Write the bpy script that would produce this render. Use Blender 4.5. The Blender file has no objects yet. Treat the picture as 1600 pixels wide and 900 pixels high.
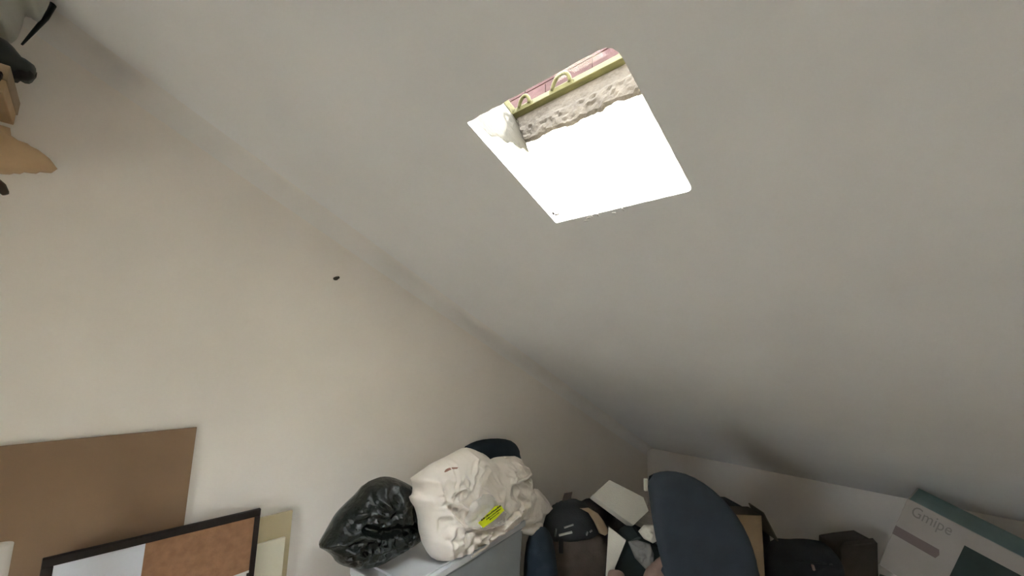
import bpy, bmesh, math, random
import numpy as np
from mathutils import Vector, Matrix, noise
from mathutils.geometry import delaunay_2d_cdt

scene = bpy.context.scene
COL = scene.collection
random.seed(7)

# ------------------------------------------------------------------ camera
CAM = Vector((0.0, 0.0, 1.75))
F = 638.568                                   # focal length in pixels of the 1600 x 900 frame
PITCH, YAW, ROLL = math.radians(8.257), math.radians(-46.0445), math.radians(1.5573)
fwd = Vector((math.cos(YAW) * math.cos(PITCH), math.sin(YAW) * math.cos(PITCH), math.sin(PITCH)))
r0 = fwd.cross(Vector((0, 0, 1))).normalized()
u0 = r0.cross(fwd)
RIGHT = math.cos(ROLL) * r0 + math.sin(ROLL) * u0
UP = -math.sin(ROLL) * r0 + math.cos(ROLL) * u0
cd = bpy.data.cameras.new('camera')
cd.sensor_width = 36.0
cd.lens = 36.0 * F / 1600.0
cd.clip_start = 0.02
cam = bpy.data.objects.new('camera', cd)
COL.objects.link(cam)
cam.matrix_world = Matrix((
    (RIGHT.x, UP.x, -fwd.x, CAM.x),
    (RIGHT.y, UP.y, -fwd.y, CAM.y),
    (RIGHT.z, UP.z, -fwd.z, CAM.z),
    (0, 0, 0, 1)))
scene.camera = cam

# ------------------------------------------------------------------ sky, sun, exposure
SKY = 25.0
SUN = 26.0
world = bpy.data.worlds.new('sky')
scene.world = world
world.use_nodes = True
bg = world.node_tree.nodes['Background']
bg.inputs[0].default_value = (0.93, 0.96, 1.0, 1)
bg.inputs[1].default_value = SKY
sd = bpy.data.lights.new('sun', 'SUN')
sd.energy = SUN
sd.angle = math.radians(3)
sd.color = (1.0, 0.93, 0.84)
sun = bpy.data.objects.new('sun', sd)
COL.objects.link(sun)
SUN_FROM = Vector((-0.18, -0.60, 0.78)).normalized()
sun.rotation_euler = SUN_FROM.to_track_quat('Z', 'Y').to_euler()
sun.location = (0, -3, 8)
vs = scene.view_settings
vs.view_transform = 'Standard'
vs.look = 'None'
vs.exposure = 1.0
vs.gamma = 1.0
vs.use_curve_mapping = False
scene.cycles.diffuse_bounces = 8
scene.cycles.max_bounces = 14
scene.cycles.sample_clamp_indirect = 0.0

# ------------------------------------------------------------------ geometry of the place
TH = math.radians(25.114)
ST, CT = math.sin(TH), math.cos(TH)
XG, XR, YK, YF = 2.30, -1.3, -4.74, 1.7       # gable wall, far side wall, knee wall, back wall


def ceil_z(y):
    return CAM.z + (1.0 + y * ST) / CT


def ray(x, y):
    return fwd * F + RIGHT * (x - 800.0) - UP * (y - 450.0)


def P(x, y, X=None, Y=None, Z=None, d=None):
    """the point of the place seen at pixel x, y on a plane X, Y, Z or at depth d"""
    r = ray(x, y)
    if X is not None:
        t = (X - CAM.x) / r.x
    elif Y is not None:
        t = (Y - CAM.y) / r.y
    elif Z is not None:
        t = (Z - CAM.z) / r.z
    else:
        t = d / F
    return CAM + r * t


# ------------------------------------------------------------------ materials
def mat(name, col, rough=0.7, var=0.06, scale=6.0, bump=0.0, bscale=40.0, metal=0.0,
        alt=None, spec=0.4, coords='Object', stretch=None, bump_kind='noise', bdist=0.01):
    m = bpy.data.materials.new(name)
    m.use_nodes = True
    nt = m.node_tree
    b = nt.nodes['Principled BSDF']
    b.inputs['Roughness'].default_value = rough
    b.inputs['Metallic'].default_value = metal
    b.inputs['Specular IOR Level'].default_value = spec
    tc = nt.nodes.new('ShaderNodeTexCoord')
    mp = nt.nodes.new('ShaderNodeMapping')
    if stretch:
        mp.inputs['Scale'].default_value = stretch
    nt.links.new(tc.outputs[coords], mp.inputs[0])
    n = nt.nodes.new('ShaderNodeTexNoise')
    n.inputs['Scale'].default_value = scale
    n.inputs['Detail'].default_value = 6
    nt.links.new(mp.outputs[0], n.inputs['Vector'])
    rp = nt.nodes.new('ShaderNodeValToRGB')
    a = alt or tuple(max(0, c * (1 - var)) for c in col)
    rp.color_ramp.elements[0].position = 0.34
    rp.color_ramp.elements[1].position = 0.66
    rp.color_ramp.elements[0].color = (*a, 1)
    rp.color_ramp.elements[1].color = (*[min(1, c * (1 + (0 if alt else var * 0.5))) for c in col], 1)
    nt.links.new(n.outputs['Fac'], rp.inputs[0])
    nt.links.new(rp.outputs[0], b.inputs['Base Color'])
    if bump:
        if bump_kind == 'noise':
            t = nt.nodes.new('ShaderNodeTexNoise')
            t.inputs['Detail'].default_value = 8
            out = t.outputs['Fac']
        else:
            t = nt.nodes.new('ShaderNodeTexVoronoi')
            t.feature = 'F1'
            out = t.outputs['Distance']
        t.inputs['Scale'].default_value = bscale
        nt.links.new(mp.outputs[0], t.inputs['Vector'])
        bp = nt.nodes.new('ShaderNodeBump')
        bp.inputs['Strength'].default_value = bump
        bp.inputs['Distance'].default_value = bdist
        nt.links.new(out, bp.inputs['Height'])
        nt.links.new(bp.outputs[0], b.inputs['Normal'])
    return m


def clear_mat(name, tint, opacity, rough=0.15):
    """thin clear plastic or glass: mostly see-through with a gloss"""
    m = bpy.data.materials.new(name)
    m.use_nodes = True
    nt = m.node_tree
    for n in list(nt.nodes):
        if n.type != 'OUTPUT_MATERIAL':
            nt.nodes.remove(n)
    out = [n for n in nt.nodes if n.type == 'OUTPUT_MATERIAL'][0]
    tr = nt.nodes.new('ShaderNodeBsdfTransparent')
    tr.inputs[0].default_value = (*tint, 1)
    pr = nt.nodes.new('ShaderNodeBsdfPrincipled')
    pr.inputs['Base Color'].default_value = (*tint, 1)
    pr.inputs['Roughness'].default_value = rough
    n = nt.nodes.new('ShaderNodeTexNoise')
    n.inputs['Scale'].default_value = 55
    n.inputs['Detail'].default_value = 4
    bp = nt.nodes.new('ShaderNodeBump')
    bp.inputs['Strength'].default_value = 0.35
    bp.inputs['Distance'].default_value = 0.01
    nt.links.new(n.outputs['Fac'], bp.inputs['Height'])
    if opacity > 0.1:
        nt.links.new(bp.outputs[0], pr.inputs['Normal'])
    mx = nt.nodes.new('ShaderNodeMixShader')
    mx.inputs[0].default_value = opacity
    nt.links.new(tr.outputs[0], mx.inputs[1])
    nt.links.new(pr.outputs[0], mx.inputs[2])
    nt.links.new(mx.outputs[0], out.inputs[0])
    return m


M = {}
M['plaster_wall'] = mat('plaster_wall', (0.87, 0.825, 0.775), 0.9, 0.035, 2.2, 0.12, 60, bdist=0.004)
M['plaster_ceiling'] = mat('plaster_ceiling', (0.856, 0.866, 0.882), 0.9, 0.03, 1.6, 0.12, 50, bdist=0.004)
M['plaster_fillet'] = mat('plaster_fillet', (0.863, 0.848, 0.83), 0.9, 0.03, 2.0, 0.1, 55, bdist=0.004)
M['plaster_knee'] = mat('plaster_knee', (0.82, 0.79, 0.76), 0.85, 0.03, 2.0, 0.08, 50, bdist=0.004)
M['plaster_shaft'] = mat('plaster_shaft', (0.82, 0.78, 0.68), 0.9, 0.06, 9, 0.6, 45, bdist=0.01)
M['rough_brown'] = mat('rough_brown', (0.052, 0.045, 0.039), 0.95, 0.3, 14, 0.8, 60, bdist=0.01, spec=0.05)
M['floor'] = mat('floor_boards', (0.55, 0.50, 0.44), 0.6, 0.2, 3, 0.1, 30, stretch=(1, 8, 1))
M['ground'] = mat('ground', (0.30, 0.29, 0.25), 0.95, 0.2, 0.5)
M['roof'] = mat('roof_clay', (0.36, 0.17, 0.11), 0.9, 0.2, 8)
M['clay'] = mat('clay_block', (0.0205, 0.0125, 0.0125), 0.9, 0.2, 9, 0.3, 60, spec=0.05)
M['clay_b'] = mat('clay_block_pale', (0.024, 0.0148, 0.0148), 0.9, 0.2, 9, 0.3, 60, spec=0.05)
M['painted_shade'] = mat('painted_shade', (0.024, 0.0205, 0.0150), 0.9, 0.15, 12, 0.4, 60, spec=0.1)
M['joint'] = mat('joint_mortar', (0.040, 0.028, 0.027), 0.95, 0.1, 20, spec=0.05)
M['pine'] = mat('yellow_varnished_pine', (0.036, 0.032, 0.0135), 0.8, 0.25, 12, 0.2, 60, stretch=(1, 8, 8), spec=0.05)
M['brass'] = mat('brass', (0.042, 0.038, 0.017), 0.8, 0.15, 20, metal=0.0, spec=0.05)
def glass_mat(name):
    m = bpy.data.materials.new(name)
    m.use_nodes = True
    nt = m.node_tree
    nt.nodes.remove(nt.nodes['Principled BSDF'])
    out = [n for n in nt.nodes if n.type == 'OUTPUT_MATERIAL'][0]
    tr = nt.nodes.new('ShaderNodeBsdfTransparent')
    tr.inputs[0].default_value = (0.95, 0.97, 0.965, 1)
    gl = nt.nodes.new('ShaderNodeBsdfGlossy')
    gl.inputs['Roughness'].default_value = 0.02
    mx = nt.nodes.new('ShaderNodeMixShader')
    mx.inputs[0].default_value = 0.03
    nt.links.new(tr.outputs[0], mx.inputs[1])
    nt.links.new(gl.outputs[0], mx.inputs[2])
    nt.links.new(mx.outputs[0], out.inputs[0])
    return m


M['glass'] = glass_mat('window_glass')
M['hardboard'] = mat('brown_hardboard', (0.265, 0.175, 0.105), 0.7, 0.10, 3, 0.05, 300)
M['hardboard_edge'] = mat('hardboard_edge', (0.22, 0.14, 0.09), 0.8, 0.1, 30)
M['cork'] = mat('cork', (0.31, 0.165, 0.088), 0.85, 0.16, 30, 0.15, 150)
M['dark_wood'] = mat('dark_wood_frame', (0.010, 0.0045, 0.003), 0.6, 0.3, 10, stretch=(1, 6, 6))
M['paper'] = mat('white_paper', (0.70, 0.73, 0.80), 0.7, 0.02, 4)
M['paper_b'] = mat('paper_sleeve', (0.62, 0.62, 0.62), 0.35, 0.03, 8)
M['ink'] = mat('black_ink', (0.015, 0.015, 0.015), 0.6, 0.1, 10)
M['cream_a'] = mat('tan_cream_laminate', (0.52, 0.44, 0.27), 0.5, 0.05, 4)
M['cream_b'] = mat('pale_cream_laminate', (0.68, 0.64, 0.50), 0.5, 0.04, 4)
M['white_roll'] = mat('white_card', (0.70, 0.66, 0.60), 0.7, 0.05, 6)
M['bin'] = mat('grey_translucent_plastic', (0.30, 0.33, 0.35), 0.35, 0.08, 5, spec=0.5)
M['lid'] = mat('pale_lid_plastic', (0.62, 0.64, 0.68), 0.35, 0.05, 5, spec=0.5)
M['black_bag'] = mat('black_bin_liner', (0.006, 0.0095, 0.009), 0.20, 0.2, 5, 0.45, 30, spec=0.5, bdist=0.02)
M['white_bag'] = mat('cream_cloth_bag', (0.84, 0.78, 0.72), 0.5, 0.05, 7, 0.3, 26, bdist=0.010)
M['pvc'] = clear_mat('clear_packet', (1.0, 1.0, 1.0), 0.22, 0.08)
M['yellow'] = mat('yellow_label', (0.82, 0.90, 0.02), 0.4, 0.02, 4)
M['red_mark'] = mat('red_mark', (0.36, 0.19, 0.15), 0.7, 0.1, 20)
M['navy'] = mat('navy_fabric', (0.015, 0.026, 0.043), 0.85, 0.15, 12, 0.2, 200)
M['chair'] = mat('blue_grey_fabric', (0.034, 0.045, 0.062), 0.9, 0.12, 10, 0.2, 250)
M['black_plastic'] = mat('black_plastic', (0.014, 0.015, 0.018), 0.5, 0.1, 10)
M['charcoal'] = mat('charcoal_fabric', (0.027, 0.030, 0.035), 0.85, 0.2, 9, 0.3, 120)
M['brown_canvas'] = mat('brown_canvas', (0.085, 0.066, 0.055), 0.85, 0.2, 10, 0.3, 160)
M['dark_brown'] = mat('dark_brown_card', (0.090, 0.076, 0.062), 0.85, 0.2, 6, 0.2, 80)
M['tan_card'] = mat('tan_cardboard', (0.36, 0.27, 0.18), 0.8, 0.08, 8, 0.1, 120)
M['kraft'] = mat('kraft_card', (0.55, 0.38, 0.22), 0.8, 0.08, 8, 0.1, 120)
M['metal'] = mat('dull_steel', (0.5, 0.5, 0.5), 0.35, 0.1, 20, metal=1.0)
M['foam'] = mat('white_foam', (0.66, 0.64, 0.57), 0.8, 0.04, 8, 0.2, 120)
M['grey_poly'] = clear_mat('grey_polythene', (0.42, 0.42, 0.42), 0.75, 0.2)
M['dark_poly'] = mat('dark_polythene', (0.05, 0.045, 0.045), 0.3, 0.3, 10, 0.8, 30, bdist=0.02)
M['dark_case'] = mat('dark_teal_case', (0.018, 0.030, 0.034), 0.6, 0.15, 8)
M['pink'] = mat('dusty_pink_cloth', (0.30, 0.21, 0.185), 0.85, 0.12, 9, 0.3, 40)
M['carton'] = mat('pale_printed_carton', (0.45, 0.43, 0.41), 0.6, 0.05, 5)
M['carton_teal'] = mat('teal_carton_side', (0.20, 0.29, 0.29), 0.6, 0.08, 5)
M['print_grey'] = mat('grey_print', (0.27, 0.26, 0.25), 0.6, 0.04, 9)
M['print_mauve'] = mat('mauve_print', (0.21, 0.17, 0.175), 0.6, 0.08, 5)
M['print_dark'] = mat('dark_green_print', (0.025, 0.045, 0.042), 0.5, 0.2, 6)
M['white_poly'] = mat('white_carrier_plastic', (0.42, 0.42, 0.37), 0.35, 0.08, 6, 0.5, 20, bdist=0.01)
M['shoe'] = mat('grey_black_rubber', (0.030, 0.036, 0.036), 0.45, 0.2, 9)
M['leather'] = mat('dark_brown_leather', (0.040, 0.022, 0.012), 0.5, 0.2, 12)
M['shelf'] = mat('shelf_wood', (0.30, 0.20, 0.12), 0.6, 0.15, 8, stretch=(1, 6, 6))
M['grime'] = mat('dark_plug', (0.055, 0.042, 0.030), 0.9, 0.2, 40)


# ------------------------------------------------------------------ mesh helpers
def link(name, me, m=None, parent=None, smooth=False):
    o = bpy.data.objects.new(name, me)
    COL.objects.link(o)
    if m is not None:
        for k in (m if isinstance(m, (list, tuple)) else [m]):
            me.materials.append(M[k])
    if smooth:
        for p in me.polygons:
            p.use_smooth = True
    if parent is not None:
        o.parent = parent
    return o


def from_py(name, v, f, m=None, parent=None, smooth=False, origin=None):
    """world-space vertices; the object's origin goes to `origin` (or the parent's frame)"""
    v = [Vector(q) for q in v]
    if parent is not None:
        inv = WM(parent).inverted()
        v = [inv @ q for q in v]
        org = Vector((0, 0, 0))
    else:
        if origin is None:
            c = sum(v, Vector()) / len(v)
            origin = Vector((c.x, c.y, min(q.z for q in v)))
        org = Vector(origin)
        v = [q - org for q in v]
    me = bpy.data.meshes.new(name)
    me.from_pydata([tuple(q) for q in v], [], f)
    me.update()
    o = link(name, me, m, parent, smooth)
    if parent is None:
        o.location = org
    return o


def WM(o):
    m = Matrix.LocRotScale(o.location, o.rotation_euler, o.scale)
    while o.parent is not None:
        o = o.parent
        m = Matrix.LocRotScale(o.location, o.rotation_euler, o.scale) @ m
    return m


def tag(o, label=None, cat=None, group=None, kind=None):
    if label:
        o['label'] = label
    if cat:
        o['category'] = cat
    if group:
        o['group'] = group
    if kind:
        o['kind'] = kind
    return o


def thing(name, label, cat, loc, rz=0.0, group=None):
    o = bpy.data.objects.new(name, None)
    o.empty_display_size = 0.1
    COL.objects.link(o)
    o.location = loc
    o.rotation_euler = (0, 0, rz)
    return tag(o, label, cat, group)


BOXF = [(0, 3, 2, 1), (4, 5, 6, 7), (0, 1, 5, 4), (1, 2, 6, 5), (2, 3, 7, 6), (3, 0, 4, 7)]


def hexa(pts):
    """eight corners, bottom loop then top loop"""
    return [Vector(p) for p in pts], list(BOXF)


def box_pts(c, ax, ay, az, hx, hy, hz):
    c = Vector(c)
    out = []
    for sz in (-1, 1):
        for sx, sy in ((-1, -1), (1, -1), (1, 1), (-1, 1)):
            out.append(c + ax * sx * hx + ay * sy * hy + az * sz * hz)
    return out


EX, EY, EZ = Vector((1, 0, 0)), Vector((0, 1, 0)), Vector((0, 0, 1))


def bevel_obj(o, w, seg=2):
    bm = bmesh.new()
    bm.from_mesh(o.data)
    bmesh.ops.recalc_face_normals(bm, faces=bm.faces)
    bmesh.ops.bevel(bm, geom=list(bm.edges), offset=w, segments=seg, profile=0.6, affect='EDGES')
    bm.to_mesh(o.data)
    bm.free()
    return o


def fix_normals(o):
    bm = bmesh.new()
    bm.from_mesh(o.data)
    bmesh.ops.recalc_face_normals(bm, faces=bm.faces)
    bm.to_mesh(o.data)
    bm.free()
    return o


def box(name, lo, hi, m, parent=None, bev=0.0, origin=None):
    lo, hi = Vector(lo), Vector(hi)
    v = box_pts((lo + hi) / 2, EX, EY, EZ, *((hi - lo) / 2))
    o = from_py(name, v, BOXF, m, parent, origin=origin)
    if bev:
        bevel_obj(o, bev)
    return fix_normals(o)


def obox(name, c, ax, ay, az, hx, hy, hz, m, parent=None, bev=0.0, origin=None):
    o = from_py(name, box_pts(c, ax, ay, az, hx, hy, hz), BOXF, m, parent, origin=origin)
    if bev:
        bevel_obj(o, bev)
    return fix_normals(o)


def tube(name, pts, rad, m, parent=None, n=10, origin=None):
    """round bar along world points; rad a number or a list"""
    pts = [Vector(p) for p in pts]
    v, f = [], []
    prev = None
    for i, p in enumerate(pts):
        d = (pts[min(i + 1, len(pts) - 1)] - pts[max(i - 1, 0)]).normalized()
        a = prev if prev is not None else (EX if abs(d.x) < 0.8 else EY)
        a = (a - d * a.dot(d)).normalized()
        prev = a
        b = d.cross(a)
        r = rad[i] if isinstance(rad, (list, tuple)) else rad
        for k in range(n):
            t = 2 * math.pi * k / n
            v.append(p + (a * math.cos(t) + b * math.sin(t)) * r)
    for i in range(len(pts) - 1):
        for k in range(n):
            f.append((i * n + k, i * n + (k + 1) % n, (i + 1) * n + (k + 1) % n, (i + 1) * n + k))
    f.append(tuple(range(n))[::-1])
    f.append(tuple(range((len(pts) - 1) * n, len(pts) * n)))
    return fix_normals(from_py(name, v, f, m, parent, smooth=True, origin=origin))


def smooth_loop(poly, it=2):
    for _ in range(it):
        q = []
        for i in range(len(poly)):
            a, b = poly[i], poly[(i + 1) % len(poly)]
            q.append(a * 0.75 + b * 0.25)
            q.append(a * 0.25 + b * 0.75)
        poly = q
    return poly


class Plane:
    """a standing plane in the place: origin, across axis, up axis, and the normal that faces the room"""
    def __init__(self, o, u, v):
        self.o, self.u, self.v = Vector(o), Vector(u).normalized(), Vector(v).normalized()
        self.v = (self.v - self.u * self.u.dot(self.v)).normalized()
        self.n = self.u.cross(self.v)
        if self.n.dot(CAM - self.o) < 0:
            self.n = -self.n

    def at(self, x, y):
        r = ray(x, y)
        t = (self.o - CAM).dot(self.n) / r.dot(self.n)
        q = CAM + r * t - self.o
        return Vector((q.dot(self.u), q.dot(self.v)))

    def w(self, p, h=0.0):
        return self.o + self.u * p.x + self.v * p.y + self.n * h


FH = Vector((fwd.x, fwd.y, 0)).normalized()
RH = FH.cross(EZ).normalized()


def face_plane(px, py, d, turn=0.0, lean=0.0):
    """standing plane at depth d below pixel px, py, turned from square-on by `turn` degrees"""
    o = P(px, py, d=d)
    a = math.radians(turn)
    u = RH * math.cos(a) + FH * math.sin(a)
    n = u.cross(EZ)
    b = math.radians(lean)
    v = EZ * math.cos(b) + n * math.sin(b) * (1 if n.dot(FH) > 0 else -1)
    return Plane(o, u, v)


def seg_dist(p, a, b):
    ab = b - a
    t = max(0.0, min(1.0, (p - a).dot(ab) / max(ab.length_squared, 1e-9)))
    return (p - (a + ab * t)).length


def puff(name, poly, pl, front, back, m, parent=None, grid=0.02, edge=0.12, power=0.5,
         wr=0.0, wscale=6.0, creases=(), smooth_it=1, seed=0.0, bend=0.0, origin=None, crump=(), flat=False):
    """a stuffed thing: an outline on a plane blown up to its own thickness on both sides,
    with folds. poly in plane coordinates (metres)."""
    loop = smooth_loop(list(poly), smooth_it) if smooth_it else list(poly)
    # resample the rim
    rim = []
    for i in range(len(loop)):
        a, b = loop[i], loop[(i + 1) % len(loop)]
        k = max(1, int((b - a).length / grid))
        for j in range(k):
            rim.append(a.lerp(b, j / k))
    xs = [p.x for p in rim]
    ys = [p.y for p in rim]
    R = np.array([[p.x, p.y] for p in rim])
    R2 = np.roll(R, -1, axis=0)

    def inside_dist(px, py):
        q = np.array([px, py])
        ab = R2 - R
        t = np.clip(((q - R) * ab).sum(1) / np.maximum((ab * ab).sum(1), 1e-12), 0, 1)
        dd = np.sqrt((((R + ab * t[:, None]) - q) ** 2).sum(1)).min()
        c = (R[:, 1] > py) != (R2[:, 1] > py)
        with np.errstate(divide='ignore', invalid='ignore'):
            xi = R[:, 0] + (py - R[:, 1]) * (R2[:, 0] - R[:, 0]) / (R2[:, 1] - R[:, 1])
        ins = (np.count_nonzero(c & (px < xi)) % 2) == 1
        return ins, dd

    inner = []
    ny = int((max(ys) - min(ys)) / grid) + 2
    nx = int((max(xs) - min(xs)) / grid) + 2
    for j in range(ny):
        for i in range(nx):
            x = min(xs) + (i + 0.5 * (j % 2)) * grid
            y = min(ys) + j * grid * 0.9
            ins, dd = inside_dist(x, y)
            if ins and dd > grid * 0.45:
                inner.append((x, y, dd))
    nr = len(rim)
    pts = [Vector((p.x, p.y)) for p in rim] + [Vector((x, y)) for x, y, _ in inner]
    vo, eo, fo, ov, oe, of = delaunay_2d_cdt(pts, [(i, (i + 1) % nr) for i in range(nr)],
                                            [], 1, 1e-5)
    dist = []
    for q in vo:
        dist.append(inside_dist(q.x, q.y)[1])
    rimset = set()
    for i, src in enumerate(ov):
        if any(s < nr for s in src):
            rimset.add(i)
    cx, cy = sum(xs) / len(xs), sum(ys) / len(ys)
    half = (max(xs) - min(xs)) / 2
    verts, idf, idb = [], {}, {}
    for i, q in enumerate(vo):
        e = min(dist[i] / edge, 1.0)
        h = (1 - (1 - e) ** 2) ** power if i not in rimset else 0.0
        s = Vector((q.x * wscale, q.y * wscale, seed))
        w = 0.0
        if wr:
            s = s + Vector((noise.noise(s * 0.7 + Vector((9, 0, 0))), noise.noise(s * 0.7 + Vector((0, 9, 0))), 0)) * 0.8
            rid = max(0.0, 1 - abs(noise.noise(s)) * 2.4) ** 2
            rid2 = max(0.0, 1 - abs(noise.noise(s * 2.1 + Vector((3, 1, 0)))) * 2.6) ** 2
            w = wr * (rid * 0.9 + rid2 * 0.45 - 0.3)
        for (c2, rad, amp, sc) in crump:
            g = math.exp(-((q - c2).length / rad) ** 2)
            w += g * amp * (1 - 2 * abs(noise.noise(Vector((q.x * sc, q.y * sc, seed + 5)))) +
                            0.6 * noise.noise(Vector((q.x * sc * 2.2, q.y * sc * 2.2, seed + 9))))
        for pts_c, amp, wid in creases:
            dd = min(seg_dist(q, pts_c[k], pts_c[k + 1]) for k in range(len(pts_c) - 1))
            w += amp * math.exp(-(dd / wid) ** 2)
        bd = -bend * ((q.x - cx) / half) ** 2 if half else 0
        hf = front * h + w * min(1.0, e * 2.5)
        if i in rimset:
            idf[i] = idb[i] = len(verts)
            verts.append(pl.w(q, bd))
        else:
            idf[i] = len(verts)
            verts.append(pl.w(q, max(hf, 0.002) + bd))
            idb[i] = len(verts)
            verts.append(pl.w(q, -max(back * h, 0.002) + bd))
    faces = []
    for fc in fo:
        faces.append(tuple(idf[i] for i in fc))
        faces.append(tuple(idb[i] for i in reversed(fc)))
    o = from_py(name, verts, faces, m, parent, smooth=not flat, origin=origin)
    return fix_normals(o)


def slab(name, poly, pl, front, back, m, parent=None, bev=0.0, origin=None):
    """a flat-faced board, outline on a plane, thickness front + back"""
    n = len(poly)
    v = [pl.w(p, front) for p in poly] + [pl.w(p, -back) for p in poly]
    f = [tuple(range(n)), tuple(range(2 * n - 1, n - 1, -1))]
    f += [(i, (i + 1) % n, n + (i + 1) % n, n + i) for i in range(n)]
    o = fix_normals(from_py(name, v, f, m, parent, origin=origin))
    if bev:
        bevel_obj(o, bev, 1)
    return o


def pix(pl, pts):
    return [pl.at(x, y) for x, y in pts]


def text_mesh(name, body, size, pl, p, ang, m, parent, lift=0.001, width=None):
    cu = bpy.data.curves.new(name, 'FONT')
    cu.body = body
    cu.size = size
    cu.extrude = 0.0004
    cu.resolution_u = 3
    t = bpy.data.objects.new(name, cu)
    COL.objects.link(t)
    dg = bpy.context.evaluated_depsgraph_get()
    me = bpy.data.meshes.new_from_object(t.evaluated_get(dg))
    bpy.data.objects.remove(t)
    vs_ = [v.co.copy() for v in me.vertices]
    fs = [tuple(q.vertices) for q in me.polygons]
    k = 1.0
    if width:
        k = width / max(v.x for v in vs_)
    ca, sa = math.cos(ang), math.sin(ang)
    out = []
    for v in vs_:
        x, y = v.x * k, v.y
        out.append(pl.w(Vector((p.x + x * ca - y * sa, p.y + x * sa + y * ca)), lift + v.z))
    return from_py(name, out, fs, m, parent)


def struct(o):
    o['kind'] = 'structure'
    return o


# ================================================================== THE ROOM
WT = 0.12
struct(box('floor', (XR - WT, YK - WT, -0.12), (XG + WT, YF + WT, 0.0), 'floor'))


def side_wall(name, x0, x1, m):
    ya, yb = YK - WT, YF + WT
    top = 0.05
    v = [(x0, ya, 0), (x1, ya, 0), (x1, yb, 0), (x0, yb, 0),
         (x0, ya, ceil_z(ya) + top), (x1, ya, ceil_z(ya) + top), (x1, yb, ceil_z(yb) + top), (x0, yb, ceil_z(yb) + top)]
    return struct(fix_normals(from_py(name, v, BOXF, m)))


side_wall('wall_left', XG, XG + WT, 'plaster_wall')
side_wall('wall_right', XR - WT, XR, 'plaster_wall')
struct(box('wall_back', (XR, YK - WT, 0), (XG, YK, ceil_z(YK)), 'plaster_knee'))

# the opening in the ceiling (x, y), wobbly hand-cut edges, two rounded corners
HX0, HX1, HY0, HY1 = 0.449, 0.993, -1.278, -0.795


def hole_loop():
    rnd = random.Random(3)
    c = [(HX1, HY1, 0.006), (HX0, HY1, 0.045), (HX0, HY0, 0.022), (HX1, HY0, 0.008)]
    out = []
    for i in range(4):
        ax, ay, r = c[i]
        a = Vector((ax, ay))
        p = Vector(c[i - 1][:2])
        n = Vector(c[(i + 1) % 4][:2])
        d0, d1 = (p - a).normalized(), (n - a).normalized()
        for k in range(5):
            t = k / 4
            out.append(a + d0 * r * (1 - t) ** 2 + d1 * r * t ** 2)
        rn = c[(i + 1) % 4][2]
        L = (n - a).length
        m = 26
        for k in range(1, m):
            t = k / m
            q = a + d1 * (r + (L - r - rn) * t)
            amp = 0.0022 if i == 0 else 0.0007
            wob = amp * (noise.noise(Vector((k * 0.45, i * 7.1, 0))) * 1.6 + rnd.uniform(-0.25, 0.25))
            out.append(q + Vector((-d1.y, d1.x)) * wob)
    return out


HL = hole_loop()


def plate_with_hole(name, outer, hole, zf, thick, m):
    n0, n1 = len(outer), len(hole)
    pts = [Vector(p) for p in outer] + [Vector(p) for p in hole]
    edges = [(i, (i + 1) % n0) for i in range(n0)] + [(n0 + i, n0 + (i + 1) % n1) for i in range(n1)]
    vo, eo, fo, ov, oe, of = delaunay_2d_cdt(pts, edges, [], 0, 1e-6)
    cx, cy = sum(p[0] for p in hole) / n1, sum(p[1] for p in hole) / n1

    def in_hole(x, y):
        c = False
        for i in range(n1):
            a, b = hole[i], hole[(i + 1) % n1]
            if (a[1] > y) != (b[1] > y) and x < a[0] + (y - a[1]) * (b[0] - a[0]) / (b[1] - a[1]):
                c = not c
        return c
    nv = len(vo)
    v = [(p.x, p.y, zf(p.y)) for p in vo] + [(p.x, p.y, zf(p.y) + thick) for p in vo]
    f = []
    cnt = {}
    for fc in fo:
        g = sum((vo[i] for i in fc), Vector((0, 0))) / len(fc)
        if in_hole(g.x, g.y):
            continue
        f.append(tuple(fc))
        f.append(tuple(i + nv for i in reversed(fc)))
        for k in range(len(fc)):
            e = (fc[k], fc[(k + 1) % len(fc)])
            key = tuple(sorted(e))
            cnt.setdefault(key, []).append(e)
    for key, es in cnt.items():
        if len(es) == 1:
            a, b = es[0]
            f.append((b, a, a + nv, b + nv))
    return fix_normals(from_py(name, v, f, m))


outer = [(XR - 0.02, YK - 0.02), (XG + 0.02, YK - 0.02), (XG + 0.02, YF + 0.02), (XR - 0.02, YF + 0.02)]
struct(plate_with_hole('ceiling', outer, HL, ceil_z, 0.035, 'plaster_ceiling'))

# wall behind the photographer with an unseen window added to brighten the room
GX0, GX1, GZ0, GZ1 = 0.50, 1.10, 0.50, 1.15


def wall_with_added_window(name, y0, y1, m):
    out_ = [(XR, 0), (XG, 0), (XG, ceil_z(YF)), (XR, ceil_z(YF))]
    hol = [(GX0, GZ0), (GX1, GZ0), (GX1, GZ1), (GX0, GZ1)]
    o = plate_with_hole(name, out_, hol, lambda y: 0.0, y1 - y0, m)
    mw = WM(o)
    for v in o.data.vertices:
        p = mw @ v.co
        v.co = Vector((p.x, y0 + p.z, p.y))
    o.location = (0, 0, 0)
    return struct(fix_normals(o))


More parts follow.
